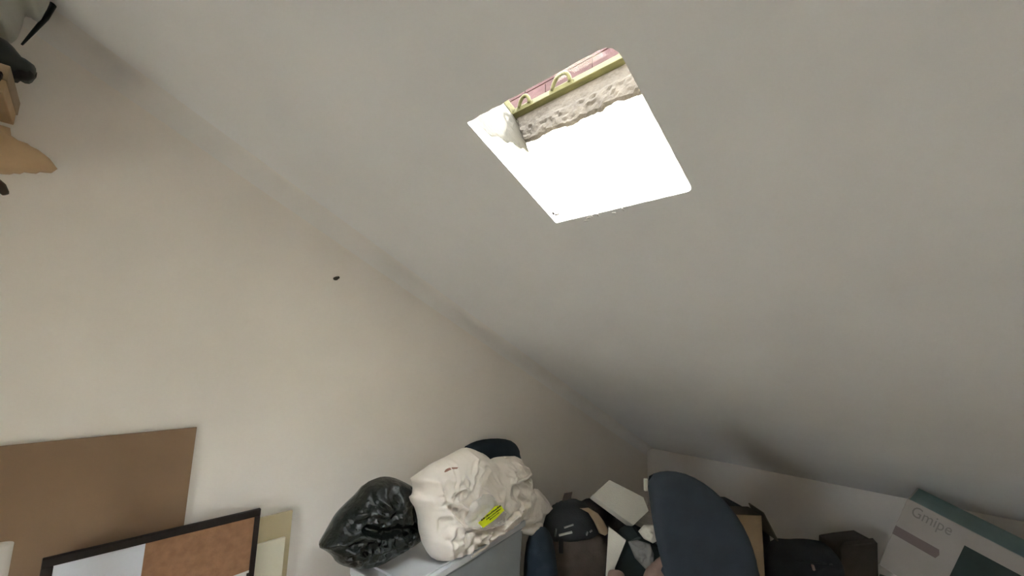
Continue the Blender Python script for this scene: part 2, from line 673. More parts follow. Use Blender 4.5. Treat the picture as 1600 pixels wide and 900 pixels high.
wall_with_added_window('wall_front', YF, YF + WT, 'plaster_wall')
w2 = bpy.data.objects.new('added_window', None)
COL.objects.link(w2)
w2.location = ((GX0 + GX1) / 2, YF + WT / 2, GZ0)
w2['kind'] = 'structure'
ym_ = YF + WT / 2
for zz in (GZ0 + 0.025, GZ1 - 0.025):
    box('frame_rail', (GX0, ym_ - 0.03, zz - 0.025), (GX1, ym_ + 0.03, zz + 0.025), 'foam', w2, bev=0.004)
for xx in (GX0 + 0.025, (GX0 + GX1) / 2, GX1 - 0.025):
    box('frame_stile', (xx - 0.025, ym_ - 0.03, GZ0 + 0.05), (xx + 0.025, ym_ + 0.03, GZ1 - 0.05), 'foam', w2, bev=0.004)
for k in range(2):
    xa = GX0 + 0.05 + k * ((GX1 - GX0) / 2 - 0.025)
    box('pane', (xa, ym_ - 0.003, GZ0 + 0.05), (xa + (GX1 - GX0) / 2 - 0.075, ym_ + 0.003, GZ1 - 0.05), 'glass', w2)
struct(box('ground', (-60, -60, -3.2), (60, 60, -3.0), 'ground'))

# plaster fillet where the left wall meets the slope
def fillet(rad):
    Nn, Sd = Vector((0, -ST, CT)), Vector((0, -CT, -ST))
    v, f = [], []
    k = 12
    for y in (YF, YK):
        c = Vector((XG, y, ceil_z(y))) - EX * rad - Nn * rad
        for i in range(k + 1):
            t = math.pi / 2 * i / k
            v.append(c + EX * rad * math.cos(t) + Nn * rad * math.sin(t))
    for i in range(k):
        f.append((i, i + 1, k + 1 + i + 1, k + 1 + i))
    return struct(from_py('trim_1', v, f, 'plaster_fillet', smooth=True))


fillet(0.09)

# the light shaft, splayed to both sides, and the roof window on top of it
SH = 0.56
SPL = 0.25
TX0, TX1 = HX0 - SPL, HX1 + SPL
win = bpy.data.objects.new('window_1', None)
COL.objects.link(win)
win.location = (0.72, -1.04, ceil_z(-1.04))
win['kind'] = 'structure'


def sheet(name, a, b, c, d, m, parent, nu=24, nv=14, rough=0.004, seed=0.0, out=None, thick=0.03):
    """a plastered face a-b (bottom) d-c (top), uneven, with thickness away from the shaft"""
    a, b, c, d = map(Vector, (a, b, c, d))
    v, f = [], []
    for j in range(nv + 1):
        for i in range(nu + 1):
            s, t = i / nu, j / nv
            p = (a * (1 - s) + b * s) * (1 - t) + (d * (1 - s) + c * s) * t
            edge = min(1.0, 6 * min(t, 1 - t) + 0.15)
            p = p + out * (-rough * edge * noise.noise(p * 22 + Vector((seed, 0, 0))) - rough * 0.5 * edge * noise.noise(p * 60))
            v.append(p)
    for j in range(nv):
        for i in range(nu):
            k = j * (nu + 1) + i
            f.append((k, k + 1, k + nu + 2, k + nu + 1))
    n = len(v)
    v += [p + out * thick for p in (a, b, c, d)]
    f += [(n, n + 3, n + 2, n + 1)]
    f += [(0, n, n + 1, nu), (nu, n + 1, n + 2, n - 1), (n - 1, n + 2, n + 3, n - 1 - nu), (n - 1 - nu, n + 3, n, 0)]
    return from_py(name, v, f, m, parent, smooth=False)


def cz(y, k=0.0):
    return ceil_z(y) + k


e0 = 0.006
S_DIR_ = Vector((0, -CT, -ST))
N_UP_ = Vector((0, -ST, CT))
sheet('shaft_lower_face', (HX1, HY0, cz(HY0, e0)), (HX0, HY0, cz(HY0, e0)), (TX0, HY0, cz(HY0, SH)), (TX1, HY0, cz(HY0, SH)),
      'plaster_shaft', win, out=-EY, seed=1)
sheet('shaft_upper_face', (HX0, HY1, cz(HY1, 0.022)), (HX1, HY1, cz(HY1, 0.022)), (TX1, HY1, cz(HY1, SH)), (TX0, HY1, cz(HY1, SH)),
      'plaster_shaft', win, out=EY, seed=2)
sheet('shaft_side_face', (HX1, HY1, cz(HY1, e0)), (HX1, HY0, cz(HY0, e0)), (TX1, HY0, cz(HY0, SH)), (TX1, HY1, cz(HY1, SH)),
      'plaster_shaft', win, out=EX, seed=3)
sheet('shaft_side_face', (HX0, HY0, cz(HY0, e0)), (HX0, HY1, cz(HY1, e0)), (TX0, HY1, cz(HY1, SH)), (TX0, HY0, cz(HY0, SH)),
      'plaster_shaft', win, out=-EX, seed=4)


def shaft_x(side, b):
    k = b / SH
    return (HX1 + (TX1 - HX1) * k) if side > 0 else (HX0 + (TX0 - HX0) * k)


rnd_f = random.Random(11)
for k in range(9):
    xf, yf = HX1 - 0.12 - 0.30 * rnd_f.random(), HY0 - 0.006 - 0.014 * rnd_f.random()
    if k > 5:
        xf, yf = HX1 - 0.01 - 0.03 * rnd_f.random(), HY0 + 0.03 + 0.03 * rnd_f.random()
    cf = Vector((xf, yf, cz(yf, -0.001)))
    af = rnd_f.uniform(0, 3.1)
    uf = EX * math.cos(af) + S_DIR_ * math.sin(af)
    vf = EX * -math.sin(af) + S_DIR_ * math.cos(af)
    obox('plaster_flake', cf, uf, vf, N_UP_, rnd_f.uniform(0.004, 0.010), rnd_f.uniform(0.0015, 0.003), 0.002, 'paper_b' if k <= 5 else 'rough_brown', win)


def painted_shade():  # upper part of the plastered side face, its shade put into the colour
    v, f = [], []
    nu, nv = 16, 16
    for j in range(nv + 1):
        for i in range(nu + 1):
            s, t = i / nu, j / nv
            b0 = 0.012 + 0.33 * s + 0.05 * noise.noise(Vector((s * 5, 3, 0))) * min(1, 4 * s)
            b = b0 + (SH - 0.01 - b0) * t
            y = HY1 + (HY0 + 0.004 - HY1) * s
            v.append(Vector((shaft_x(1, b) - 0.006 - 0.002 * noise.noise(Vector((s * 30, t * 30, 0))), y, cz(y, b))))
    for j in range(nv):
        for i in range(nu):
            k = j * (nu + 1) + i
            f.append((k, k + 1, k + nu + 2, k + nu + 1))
    return from_py('painted_shade', v, f, 'painted_shade', win)


painted_shade()


def rough_band():  # rough band on the lower face, darker brown than the plaster below
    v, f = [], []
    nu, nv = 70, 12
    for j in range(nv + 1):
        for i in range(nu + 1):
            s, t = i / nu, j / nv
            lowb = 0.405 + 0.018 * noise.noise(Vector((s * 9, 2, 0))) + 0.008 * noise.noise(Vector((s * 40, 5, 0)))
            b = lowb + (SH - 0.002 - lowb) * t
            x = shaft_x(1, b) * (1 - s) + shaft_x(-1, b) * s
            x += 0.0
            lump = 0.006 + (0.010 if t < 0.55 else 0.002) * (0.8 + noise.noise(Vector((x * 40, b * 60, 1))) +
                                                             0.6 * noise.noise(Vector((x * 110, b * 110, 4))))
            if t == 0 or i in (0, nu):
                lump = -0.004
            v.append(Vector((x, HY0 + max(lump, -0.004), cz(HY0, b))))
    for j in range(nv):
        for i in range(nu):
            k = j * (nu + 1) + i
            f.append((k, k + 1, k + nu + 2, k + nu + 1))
    return from_py('rough_band', v, f, 'rough_brown', win)


rough_band()
# sash: rails on the roof plane above the shaft
S_DIR = Vector((0, -CT, -ST))
N_UP = Vector((0, -ST, CT))


def rail(name, c, axis, half, w, h, m):
    return obox(name, c, axis, S_DIR if axis is EX else EX, N_UP, half, w, h, m, win, bev=0.004)


zt = SH
rail('sash_rail', Vector(((TX0 + TX1) / 2, HY0 + 0.012, cz(HY0 + 0.012, zt + 0.005))), EX, (TX1 - TX0) / 2 + 0.03, 0.014, 0.022, 'pine')
rail('sash_rail', Vector(((TX0 + TX1) / 2, HY1 + 0.02, cz(HY1 + 0.02, zt + 0.01))), EX, (TX1 - TX0) / 2 + 0.03, 0.025, 0.022, 'pine')
for xx in (TX0 - 0.005, TX1 + 0.005):
    ym = (HY0 + HY1) / 2
    obox('sash_stile', (xx, ym, cz(ym, zt + 0.005)), S_DIR, EX, N_UP, (HY1 - HY0) / CT / 2 + 0.02, 0.02, 0.02, 'pine', win, bev=0.004)
ym = (HY0 + HY1) / 2
obox('pane', (((TX0 + TX1) / 2), ym, cz(ym, zt + 0.028)), EX, S_DIR, N_UP, (TX1 - TX0) / 2 + 0.01, (HY1 - HY0) / CT / 2 + 0.01, 0.002, 'glass', win)


def loop_handle(bx_, rx, rh, lean):
    pts = []
    yb, zb = HY0 + 0.03, cz(HY0 + 0.012, zt + 0.02)
    for k in range(15):
        t = math.pi * k / 14
        pts.append(Vector((bx_ + rx * math.cos(t) + lean * math.sin(t), yb + 0.012 * math.sin(t), zb - 0.012 + rh * math.sin(t))))
    o = tube('loop_handle', pts, 0.0085, 'brass', win)
    obox('handle_plate', (bx_, yb - 0.002, zb - 0.016), EX, EY, EZ, rx + 0.016, 0.004, 0.008, 'brass', o)
    return o


loop_handle(HX1 - 0.04, 0.045, 0.045, -0.012)
loop_handle(HX1 + 0.165, 0.030, 0.035, -0.010)

# roof deck outside and the clay-block chimney stack beyond the window
rh = [(TX1 + 0.03, HY1 + 0.03), (TX0 - 0.03, HY1 + 0.03), (TX0 - 0.03, HY0 - 0.015), (TX1 + 0.03, HY0 - 0.015)]
ro = [(XR - 0.4, YK - 0.4), (XG + 0.4, YK - 0.4), (XG + 0.4, YF + 0.3), (XR - 0.4, YF + 0.3)]
roof = plate_with_hole('roof', ro, rh, lambda y: ceil_z(y) + SH - 0.03, 0.05, 'roof')
struct(roof)

CY = -1.90
chim = thing('chimney_stack', 'reddish clay block chimney stack seen through the skylight', 'chimney', (1.62, CY - 0.2, cz(CY, SH) - 0.1))
zb = cz(CY, SH) - 0.25
CX0, CX1, CZ1 = 0.86, 2.30, 3.665
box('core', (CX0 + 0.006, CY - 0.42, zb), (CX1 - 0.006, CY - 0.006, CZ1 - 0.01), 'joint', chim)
row = 3.285 - 0.195 * 4
r = 0
while row < CZ1 - 0.05:
    x = CX0 - (0.18 if r % 2 else 0.0)
    while x < CX1 - 0.02:
        a, b = max(x, CX0), min(x + 0.352, CX1)
        if b - a > 0.05 and row + 0.187 > zb:
            lo = Vector((a, CY - 0.02, max(row, zb)))
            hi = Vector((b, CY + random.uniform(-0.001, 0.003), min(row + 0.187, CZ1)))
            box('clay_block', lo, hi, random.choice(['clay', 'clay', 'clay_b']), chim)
        x += 0.36
    row += 0.195
    r += 1

# ================================================================== THINGS ALONG THE LEFT WALL
# brown hardboard sheet flat against the wall
o = obox('hardboard_sheet', ((XG - 0.016), 0.36, 0.683), EX, EY, EZ, 0.004, 0.757, 0.683, 'hardboard', bev=0.001)
tag(o, 'large plain brown hardboard sheet standing flat against the white wall', 'board')

# framed cork board
cx = 2.212
ca = P(408, 794, X=cx)
cb = P(66, 875, X=cx)
cw, ch = ca.y, cb.y
tz = (ca.z + cb.z) / 2
cork = thing('cork_board', 'dark framed cork board leaning in front of the brown sheet', 'cork board', (cx, (cw + ch) / 2, 0.0))
fwid = 0.030
box('cork_panel', (cx + 0.004, cw + 0.01, 0.02), (cx + 0.014, ch - 0.01, tz - 0.012), 'cork', cork)
box('frame_rail', (cx - 0.004, cw, tz - fwid), (cx + 0.016, ch, tz), 'dark_wood', cork, bev=0.003)
box('frame_rail', (cx - 0.004, cw, 0.0), (cx + 0.016, ch, fwid), 'dark_wood', cork, bev=0.003)
box('frame_stile', (cx - 0.004, cw, fwid), (cx + 0.016, cw + fwid * 0.72, tz - fwid), 'dark_wood', cork, bev=0.003)
box('frame_stile', (cx - 0.004, ch - fwid, fwid), (cx + 0.016, ch, tz - fwid), 'dark_wood', cork, bev=0.003)
# papers on the board
pl = Plane((cx + 0.004, 0, 0), -EY, EZ)
a, b = pl.at(228, 845), pl.at(84, 876)
top = (a.y + b.y) / 2
o = slab('paper_sheet', [Vector((b.x, top)), Vector((a.x, top)), Vector((a.x, top - 0.30)), Vector((b.x, top - 0.30))], pl, 0.0035, 0.0, 'paper')
tag(o, 'blank bluish white paper sheet pinned to the upper left of the cork board', 'paper')
c = pl.at(73, 878)
o = slab('paper_strip', [Vector((c.x + 0.004, top - 0.012)), Vector((b.x - 0.003, top - 0.010)), Vector((b.x - 0.003, top - 0.2)), Vector((c.x + 0.004, top - 0.2))], pl, 0.003, 0.0, 'white_roll')
tag(o, 'narrow pinkish white paper strip beside the pinned sheet on the cork board', 'paper')
a = pl.at(394, 889)
o2 = thing('printed_card', 'white card with black blocks pinned at the lower right of the cork board', 'card', pl.w(Vector((a.x - 0.06, a.y - 0.12)), 0.001))
slab('card_sheet', [Vector((a.x - 0.125, a.y - 0.006)), Vector((a.x, a.y)), Vector((a.x, a.y - 0.12)), Vector((a.x - 0.125, a.y - 0.126))], pl, 0.003, 0.0, 'paper_b', o2)
for q, (dx, dy, w, h) in enumerate(((-0.022, -0.010, 0.016, 0.03), (-0.062, -0.016, 0.018, 0.018), (-0.100, -0.020, 0.014, 0.02))):
    slab('printed_block', [Vector((a.x + dx, a.y + dy)), Vector((a.x + dx + w, a.y + dy + 0.001)), Vector((a.x + dx + w, a.y + dy - h)), Vector((a.x + dx, a.y + dy - h))], pl, 0.0036, 0.0, 'ink', o2)

# two cream boards to the right of the cork board
q = P(457, 797, X=2.268)
o = box('laminate_board', (2.262, q.y, 0.0), (2.279, q.y + 0.46, q.z), 'cream_a', bev=0.002)
tag(o, 'taller tan cream laminate board behind the cork board against the wall', 'board')
q = P(446, 839, X=2.245)
o = box('laminate_board', (2.242, q.y, 0.0), (2.258, q.y + 0.26, q.z), 'cream_b', bev=0.002)
tag(o, 'shorter pale cream laminate board standing in front of the tan one', 'board')
# white roll at the left edge
q = P(2, 852, X=2.02)
rl = thing('paper_roll', 'white rolled card tube standing at the left edge before the brown sheet', 'paper roll', (q.x, q.y + 0.005, 0))
tube('roll', [(q.x, q.y + 0.005, 0.0), (q.x, q.y + 0.005, q.z * 0.5), (q.x, q.y + 0.005, q.z)], 0.03, 'white_roll', rl, n=20)
tube('inner_core', [(q.x, q.y + 0.005, q.z - 0.01), (q.x, q.y + 0.005, q.z + 0.002)], 0.018, 'foam', rl, n=16)
# dark plug in the wall
q = P(525, 435, X=XG)
o = thing('wall_plug', 'small dark plug stuck in the bare left wall', 'wall plug', (q.x, q.y, q.z - 0.015))
v, f = [], []
bm = bmesh.new()
bmesh.ops.create_icosphere(bm, subdivisions=2, radius=0.014)
for w in bm.verts:
    k = 1 + 0.25 * noise.noise(w.co * 90)
    w.co = Vector((w.co.x * 0.5, w.co.y * 1.1 * k, w.co.z * 0.8 * k + 0.015 - (0.25 * w.co.y)))
me = bpy.data.meshes.new('plug_body')
bm.to_mesh(me)
bm.free()
link('plug_body', me, 'grime', o, True)
bm = bmesh.new()
bmesh.ops.create_icosphere(bm, subdivisions=2, radius=0.008)
for w in bm.verts:
    w.co = Vector((w.co.x * 0.5, w.co.y - 0.013, w.co.z + 0.022))
me = bpy.data.meshes.new('plug_tip')
bm.to_mesh(me)
bm.free()
link('plug_tip', me, 'grime', o, True)

# ================================================================== STORAGE BOX AND THE BAGS ON IT
BZ = 0.65
pa = P(679, 900, Z=BZ)
pb = P(822, 813, Z=BZ)
ax = (pb - pa).normalized()                       # along the box, away
ay = Vector((-ax.y, ax.x, 0))                     # towards the wall
if ay.x < 0:
    ay = -ay
near = pa - ax * 0.20
L, W = (pb - near).length, 0.385
bc = near + ax * L / 2 + ay * W / 2
sb = thing('storage_box', 'long grey plastic storage box with a pale lid under the two bags', 'storage box', (bc.x, bc.y, 0))
base = Vector((bc.x, bc.y, 0))
lidh = 0.035
t = 0.03
lo = box_pts(base + EZ * (BZ - lidh) / 2, ax, ay, EZ, L / 2 - 0.012, W / 2 - 0.012, (BZ - lidh) / 2)
for k in range(4):
    lo[k] = base + (lo[k] - base) * 0.94
o = fix_normals(from_py('tub', lo, BOXF, 'bin', sb))
bevel_obj(o, 0.015)
lid = obox('lid', base + EZ * (BZ - lidh / 2), ax, ay, EZ, L / 2, W / 2, lidh / 2, 'lid', sb, bev=0.008)
for s in (-1, 1):
    obox('lid_ridge', base + EZ * (BZ + 0.004) + ax * s * (L / 2 - 0.075), ax, ay, EZ, 0.008, W / 2 - 0.03, 0.006, 'lid', lid, bev=0.003)
    obox('lid_ridge', base + EZ * (BZ + 0.004) + ay * s * (W / 2 - 0.03), ax, ay, EZ, L / 2 - 0.06, 0.006, 0.006, 'lid', lid, bev=0.003)

# navy pad behind the white bag, resting on the box against the wall
pl = Plane((2.19, -2.2, 0.66), (-0.10, -1, 0), (0.10, 0, 1))
o = puff('backrest_pad', pix(pl, [(722, 700), (740, 690), (760, 685.5), (785, 685), (803, 690), (811, 703), (815, 725), (818, 770), (814, 796), (760, 802), (724, 800), (716, 755)]),
         pl, 0.045, 0.04, 'navy', edge=0.07, grid=0.022)
tag(o, 'rounded navy fabric backrest pad standing behind the cream bag', 'cushion')

# cream cloth bag
plw = Plane((1.85, -1.6, BZ), ax, (0.10, 0, 1))


def zb_(x, y):
    return (620 + 0.2334 * x, 670 + 0.2334 * y)


def zp(pts, pl=plw):
    return [pl.at(*zb_(x, y)) for x, y in pts]


body = zp([(128, 330), (200, 280), (290, 215), (380, 155), (450, 122), (510, 135), (570, 165), (612, 205), (645, 232),
           (672, 190), (730, 182), (795, 188), (832, 250), (870, 340), (888, 420), (880, 500), (862, 610), (780, 660), (690, 720),
           (590, 775), (480, 840), (380, 892), (290, 902), (252, 866), (212, 790), (192, 690), (178, 570), (130, 505), (128, 450), (165, 425)])
cre = [
    (zp([(335, 650), (470, 640), (620, 612)]), 0.020, 0.010), (zp([(335, 668), (470, 662), (600, 640)]), -0.022, 0.010),
    (zp([(760, 520), (640, 640), (500, 790), (400, 850)]), 0.026, 0.012), (zp([(740, 520), (620, 630), (480, 770)]), -0.020, 0.014),
    (zp([(680, 350), (760, 320), (838, 268)]), 0.024, 0.010), (zp([(690, 375), (770, 345), (845, 300)]), -0.020, 0.012),
    (zp([(690, 290), (672, 345)]), 0.022, 0.010),
    (zp([(700, 400), (705, 450), (790, 480)]), -0.020, 0.014), (zp([(720, 400), (740, 440), (800, 465)]), 0.018, 0.012),
    (zp([(240, 520), (300, 600), (340, 690)]), 0.022, 0.014), (zp([(235, 400), (245, 500), (330, 590)]), -0.018, 0.016),
    (zp([(225, 600), (230, 720), (300, 740)]), -0.016, 0.012), (zp([(480, 230), (520, 205), (600, 220)]), -0.022, 0.014),
    (zp([(470, 250), (480, 215), (440, 180)]), 0.016, 0.014), (zp([(140, 330), (150, 430)]), -0.020, 0.014),
    (zp([(720, 215), (770, 215), (800, 255)]), -0.034, 0.016), (zp([(250, 330), (420, 345), (480, 420)]), 0.014, 0.02),
    (zp([(880, 400), (870, 520), (830, 630)]), -0.018, 0.012), (zp([(800, 480), (790, 560), (780, 640)]), -0.014, 0.016),
    (zp([(350, 800), (500, 730), (520, 690)]), -0.016, 0.012),
]
crm = [(zp([(310, 760)])[0], 0.09, 0.014, 22), (zp([(480, 700)])[0], 0.08, 0.010, 24), (zp([(470, 460)])[0], 0.08, 0.008, 24),
       (zp([(260, 860)])[0], 0.06, 0.012, 26)]
wb = thing('cloth_bag', 'crumpled cream cloth bag with a yellow label lying on the storage box', 'bag', (1.85, -1.6, BZ + 0.004))
bag = puff('bag_body', body, plw, 0.10, 0.14, 'white_bag', wb, grid=0.0085, edge=0.13, wr=0.026, wscale=8, creases=cre, crump=crm, smooth_it=1, seed=2.0)
o = puff('loose_corner', zp([(885, 395), (915, 398), (960, 450), (1013, 530), (935, 605), (936, 722), (860, 708), (765, 680), (800, 640), (850, 560), (862, 470)]),
         Plane(plw.o + plw.n * 0.035, plw.u, plw.v), 0.035, 0.03, 'white_bag', wb, grid=0.012, edge=0.08, wr=0.012, wscale=10,
         creases=[(zp([(800, 640), (870, 630), (930, 605)]), -0.03, 0.010), (zp([(890, 440), (950, 500)]), 0.014, 0.012), (zp([(950, 470), (955, 590)]), -0.012, 0.010)], smooth_it=0, seed=4.0)


def settle(o, z):
    """flatten a slumped bag where it lies on a surface"""
    mw = WM(o)
    inv = mw.inverted()
    for v in o.data.vertices:
        w = mw @ v.co
        if w.z < z:
            v.co = inv @ Vector((w.x, w.y, z))


settle(bag, BZ + 0.014)


def surf_h(body_o, pl, q):
    """height of the bag's front above its plane at q"""
    best, bd = 0, 9
    mw = WM(body_o)
    for v in body_o.data.vertices:
        w = mw @ v.co - pl.o
        h = w.dot(pl.n)
        if h <= 0:
            continue
        d = (w.dot(pl.u) - q.x) ** 2 + (w.dot(pl.v) - q.y) ** 2
        if d < bd:
            bd, best = d, h
    return best


def drape(name, poly, pl, onto, m, parent, lift=0.004, grid=0.01, wr=0.0, wscale=25):
    """a thin skin lying on a bag's uneven front"""
    loop = smooth_loop(poly, 1)
    xs, ys = [p.x for p in loop], [p.y for p in loop]
    inner = []
    y = min(ys)
    while y < max(ys):
        x = min(xs)
        while x < max(xs):
            c = False
            for i in range(len(loop)):
                a, b = loop[i], loop[(i + 1) % len(loop)]
                if (a.y > y) != (b.y > y) and x < a.x + (y - a.y) * (b.x - a.x) / (b.y - a.y):
                    c = not c
            if c and min(seg_dist(Vector((x, y)), loop[i], loop[(i + 1) % len(loop)]) for i in range(len(loop))) > grid * 0.4:
                inner.append(Vector((x, y)))
            x += grid
        y += grid
    n = len(loop)
    vo, eo, fo, ov, oe, of = delaunay_2d_cdt(loop + inner, [(i, (i + 1) % n) for i in range(n)], [], 1, 1e-6)
    hh = [surf_h(onto, pl, q) for q in vo]
    # light smoothing of the picked heights
    v = []
    for i, q in enumerate(vo):
        near_ = [hh[j] for j in range(len(vo)) if (vo[j] - q).length < grid * 1.6]
        h = max(sum(near_) / len(near_), hh[i])
        w = wr * (1 - 2 * abs(noise.noise(Vector((q.x * wscale, q.y * wscale, 3))))) if wr else 0
        v.append(pl.w(q, h + lift + max(w, -lift * 0.6)))
    k = len(v)
    v += [p - pl.n * 0.0012 for p in v[:k]]
    f = [tuple(t) for t in fo] + [tuple(i + k for i in reversed(t)) for t in fo]
    return fix_normals(from_py(name, v, f, m, parent, smooth=True))


def seam(name, pts, rad, m='white_bag', lift=0.002):
    q = zp(pts)
    dense = []
    for i in range(len(q) - 1):
        for k in range(6):
            dense.append(q[i].lerp(q[i + 1], k / 6))
    dense.append(q[-1])
    hs = [surf_h(bag, plw, p) for p in dense]
    hs = [sum(hs[max(0, i - 2):i + 3]) / len(hs[max(0, i - 2):i + 3]) for i in range(len(hs))]
    return tube(name, [plw.w(p, h + lift) for p, h in zip(dense, hs)], rad, m, wb, n=8)


seam('hem_band', [(700, 285), (672, 345), (760, 318), (836, 268), (812, 212), (760, 190), (690, 192)], 0.009)
seam('side_seam', [(745, 535), (690, 590), (600, 690), (510, 780), (430, 838)], 0.006, lift=-0.003)
seam('packet_fold', [(320, 690), (400, 665), (500, 650), (620, 612)], 0.006)
pk = drape('clear_packet', zp([(335, 610), (372, 515), (410, 455), (470, 410), (520, 430), (575, 500), (625, 560), (630, 618), (520, 630), (400, 645)]),
           plw, bag, 'pvc', wb, lift=0.008, wr=0.010, wscale=18)
lab_poly = zp([(398, 600), (462, 552), (520, 500), (556, 490), (578, 520), (520, 570), (432, 632)])
# the label itself: a small flat sticker set on the packet
c0 = (lab_poly[0] + lab_poly[4]) / 2
ang = math.atan2((lab_poly[3] - lab_poly[0]).y, (lab_poly[3] - lab_poly[0]).x)
hl = max(surf_h(bag, plw, q) for q in lab_poly) + 0.030
lab = slab('yellow_label', [lab_poly[0], lab_poly[2] + Vector((-0.004, 0.006)), lab_poly[3], lab_poly[4], lab_poly[5] + Vector((0.0, -0.004)), lab_poly[6]], plw, hl, -hl + 0.002, 'yellow', pk)
lab['label'] = 'bright yellow label with rows of tiny black print'
ca_, sa_ = math.cos(ang), math.sin(ang)
W_ = (lab_poly[3] - lab_poly[0]).length
rnd = random.Random(5)
st = lab_poly[0].lerp(lab_poly[6], 0.5)
for rowi, (off, lo_, hi_, hgt) in enumerate(((0.022, 0.03, 0.90, 0.010), (0.008, 0.24, 0.90, 0.007), (-0.004, 0.36, 0.80, 0.006))):
    s = lo_
    v, f = [], []
    while s < hi_:
        ln = rnd.uniform(0.03, 0.08)
        p0 = st + Vector((ca_, sa_)) * W_ * s + Vector((-sa_, ca_)) * (off - 0.004)
        p1 = st + Vector((ca_, sa_)) * W_ * min(s + ln, hi_) + Vector((-sa_, ca_)) * (off - 0.004)
        up = Vector((-sa_, ca_)) * hgt * rnd.uniform(0.6, 1.0)
        b0 = len(v)
        v += [plw.w(p0, hl + 0.0008), plw.w(p1, hl + 0.0008), plw.w(p1 + up, hl + 0.0008), plw.w(p0 + up, hl + 0.0008)]
        f.append((b0, b0 + 1, b0 + 2, b0 + 3))
        s += ln + rnd.uniform(0.008, 0.02)
    from_py('print_line', v, f, 'ink', lab)
o = drape('red_mark', zp([(255, 282), (272, 264), (300, 252), (338, 248), (336, 258), (300, 264), (264, 284)]), plw, bag, 'red_mark', wb, lift=0.002, grid=0.006)

# black bin liner
plb = Plane((1.97, -1.25, BZ), (-0.12, -1, 0), (0.12, 0, 1))


def kp(pts, pl=plb):
    return [pl.at(480 + 0.18884 * x, 730 + 0.18884 * y) for x, y in pts]


bb = thing('bin_liner', 'black plastic bin liner bag slumped on the box against the wall', 'bag', (2.03, -1.25, BZ))
lb = puff('bag_body', kp([(88, 660), (130, 590), (180, 500), (245, 385), (350, 280), (420, 215), (490, 125), (560, 95), (620, 76), (700, 80), (790, 115), (880, 165), (918, 215), (890, 245), (900, 300),
                          (945, 400), (950, 520), (940, 600), (800, 690), (690, 750), (580, 815), (440, 842), (330, 828), (240, 790), (205, 730), (150, 690)]),
          plb, 0.12, 0.13, 'black_bag', bb, grid=0.0085, edge=0.15, wr=0.024, wscale=10, seed=8.0, smooth_it=1,
          creases=[(kp([(840, 230), (800, 160), (640, 120)]), 0.02, 0.012), (kp([(840, 250), (830, 380), (830, 470)]), -0.02, 0.014),
                   (kp([(490, 130), (480, 300), (430, 480)]), -0.014, 0.02), (kp([(430, 480), (560, 500), (700, 480), (920, 500)]), -0.04, 0.02),
                   (kp([(300, 560), (420, 520), (600, 590)]), 0.02, 0.015)],
          crump=[(kp([(540, 590)])[0], 0.055, 0.03, 26), (kp([(340, 700)])[0], 0.055, 0.028, 28), (kp([(390, 790)])[0], 0.05, 0.03, 28),
                 (kp([(750, 620)])[0], 0.06, 0.022, 28), (kp([(540, 730)])[0], 0.05, 0.018, 28), (kp([(460, 470)])[0], 0.035, 0.02, 28), (kp([(430, 260)])[0], 0.05, 0.018, 26)])
settle(lb, BZ + 0.014)
puff('tied_corner', kp([(790, 150), (850, 150), (900, 185), (922, 222), (885, 250), (850, 225), (830, 195)]), Plane(plb.o + plb.n * 0.03, plb.u, plb.v),
     0.035, 0.02, 'black_bag', bb, grid=0.008, edge=0.03, wr=0.006, wscale=20)

# ================================================================== THE PILE UNDER THE EAVES
# navy bundle right of the box
pl = face_plane(842, 900, 2.70, 0)
o = puff('duffel_bag', pix(pl, [(824, 838), (838, 822), (856, 824), (866, 850), (872, 900), (874, 945), (860, 968), (826, 966), (818, 930), (818, 880)]), pl, 0.10, 0.10, 'navy',
         grid=0.02, edge=0.08, wr=0.012, wscale=8, seed=3)
tag(o, 'dark navy fabric duffel bag squeezed beside the storage box', 'bag')

# brown canvas backpack with black flap
pl = face_plane(900, 860, 2.95, 0)
bp_ = thing('backpack', 'brown canvas backpack with a black buckled flap under the tan strip', 'backpack', (*pl.w(Vector((0, 0)))[:2], 0.0))
puff('body', pix(pl, [(850, 835), (870, 815), (930, 815), (948, 832), (951, 870), (953, 900), (954, 922), (940, 932), (870, 934), (853, 928), (848, 890)]), pl, 0.13, 0.12, 'brown_canvas', bp_,
     grid=0.02, edge=0.10, wr=0.008, wscale=9, seed=6)
plf = Plane(pl.o + pl.n * 0.035, pl.u, pl.v)
fl = puff('flap', pix(plf, [(846, 838), (850, 812), (860, 792), (880, 783), (900, 780), (920, 788), (932, 806), (938, 826), (925, 838), (905, 842), (880, 844), (862, 842)]), plf, 0.13, 0.12, 'charcoal', bp_,
          grid=0.018, edge=0.09, wr=0.010, wscale=11, seed=9)
plg = Plane(pl.o + pl.n * 0.168, pl.u, pl.v)
for (x0, y0, x1, y1, w) in ((881, 824, 896, 819, 2.2), (873, 836, 894, 831, 2.6), (867, 838, 869, 826, 2.2), (916, 836, 918, 830, 2.2), (921, 831, 925, 828, 2.0)):
    a, b = plg.at(x0, y0), plg.at(x1, y1)
    d = (b - a).normalized()
    nn = Vector((-d.y, d.x)) * w / 2 * 2.8 / F
    slab('buckle', [a - nn, b - nn, b + nn, a + nn], plg, 0.012, 0.006, 'metal', fl, bev=0.002)
a = plg.at(877, 855)
slab('pocket_zip', [a + Vector((-0.016, 0.045)), a + Vector((0.016, 0.05)), a + Vector((0.014, -0.045)), a + Vector((-0.016, -0.045))], plg, -0.004, 0.03, 'black_plastic', bp_, bev=0.004)
slab('grab_strap', pix(pl, [(877, 788), (882, 771), (894, 769), (890, 788)]), pl, 0.006, 0.006, 'brown_canvas', bp_)

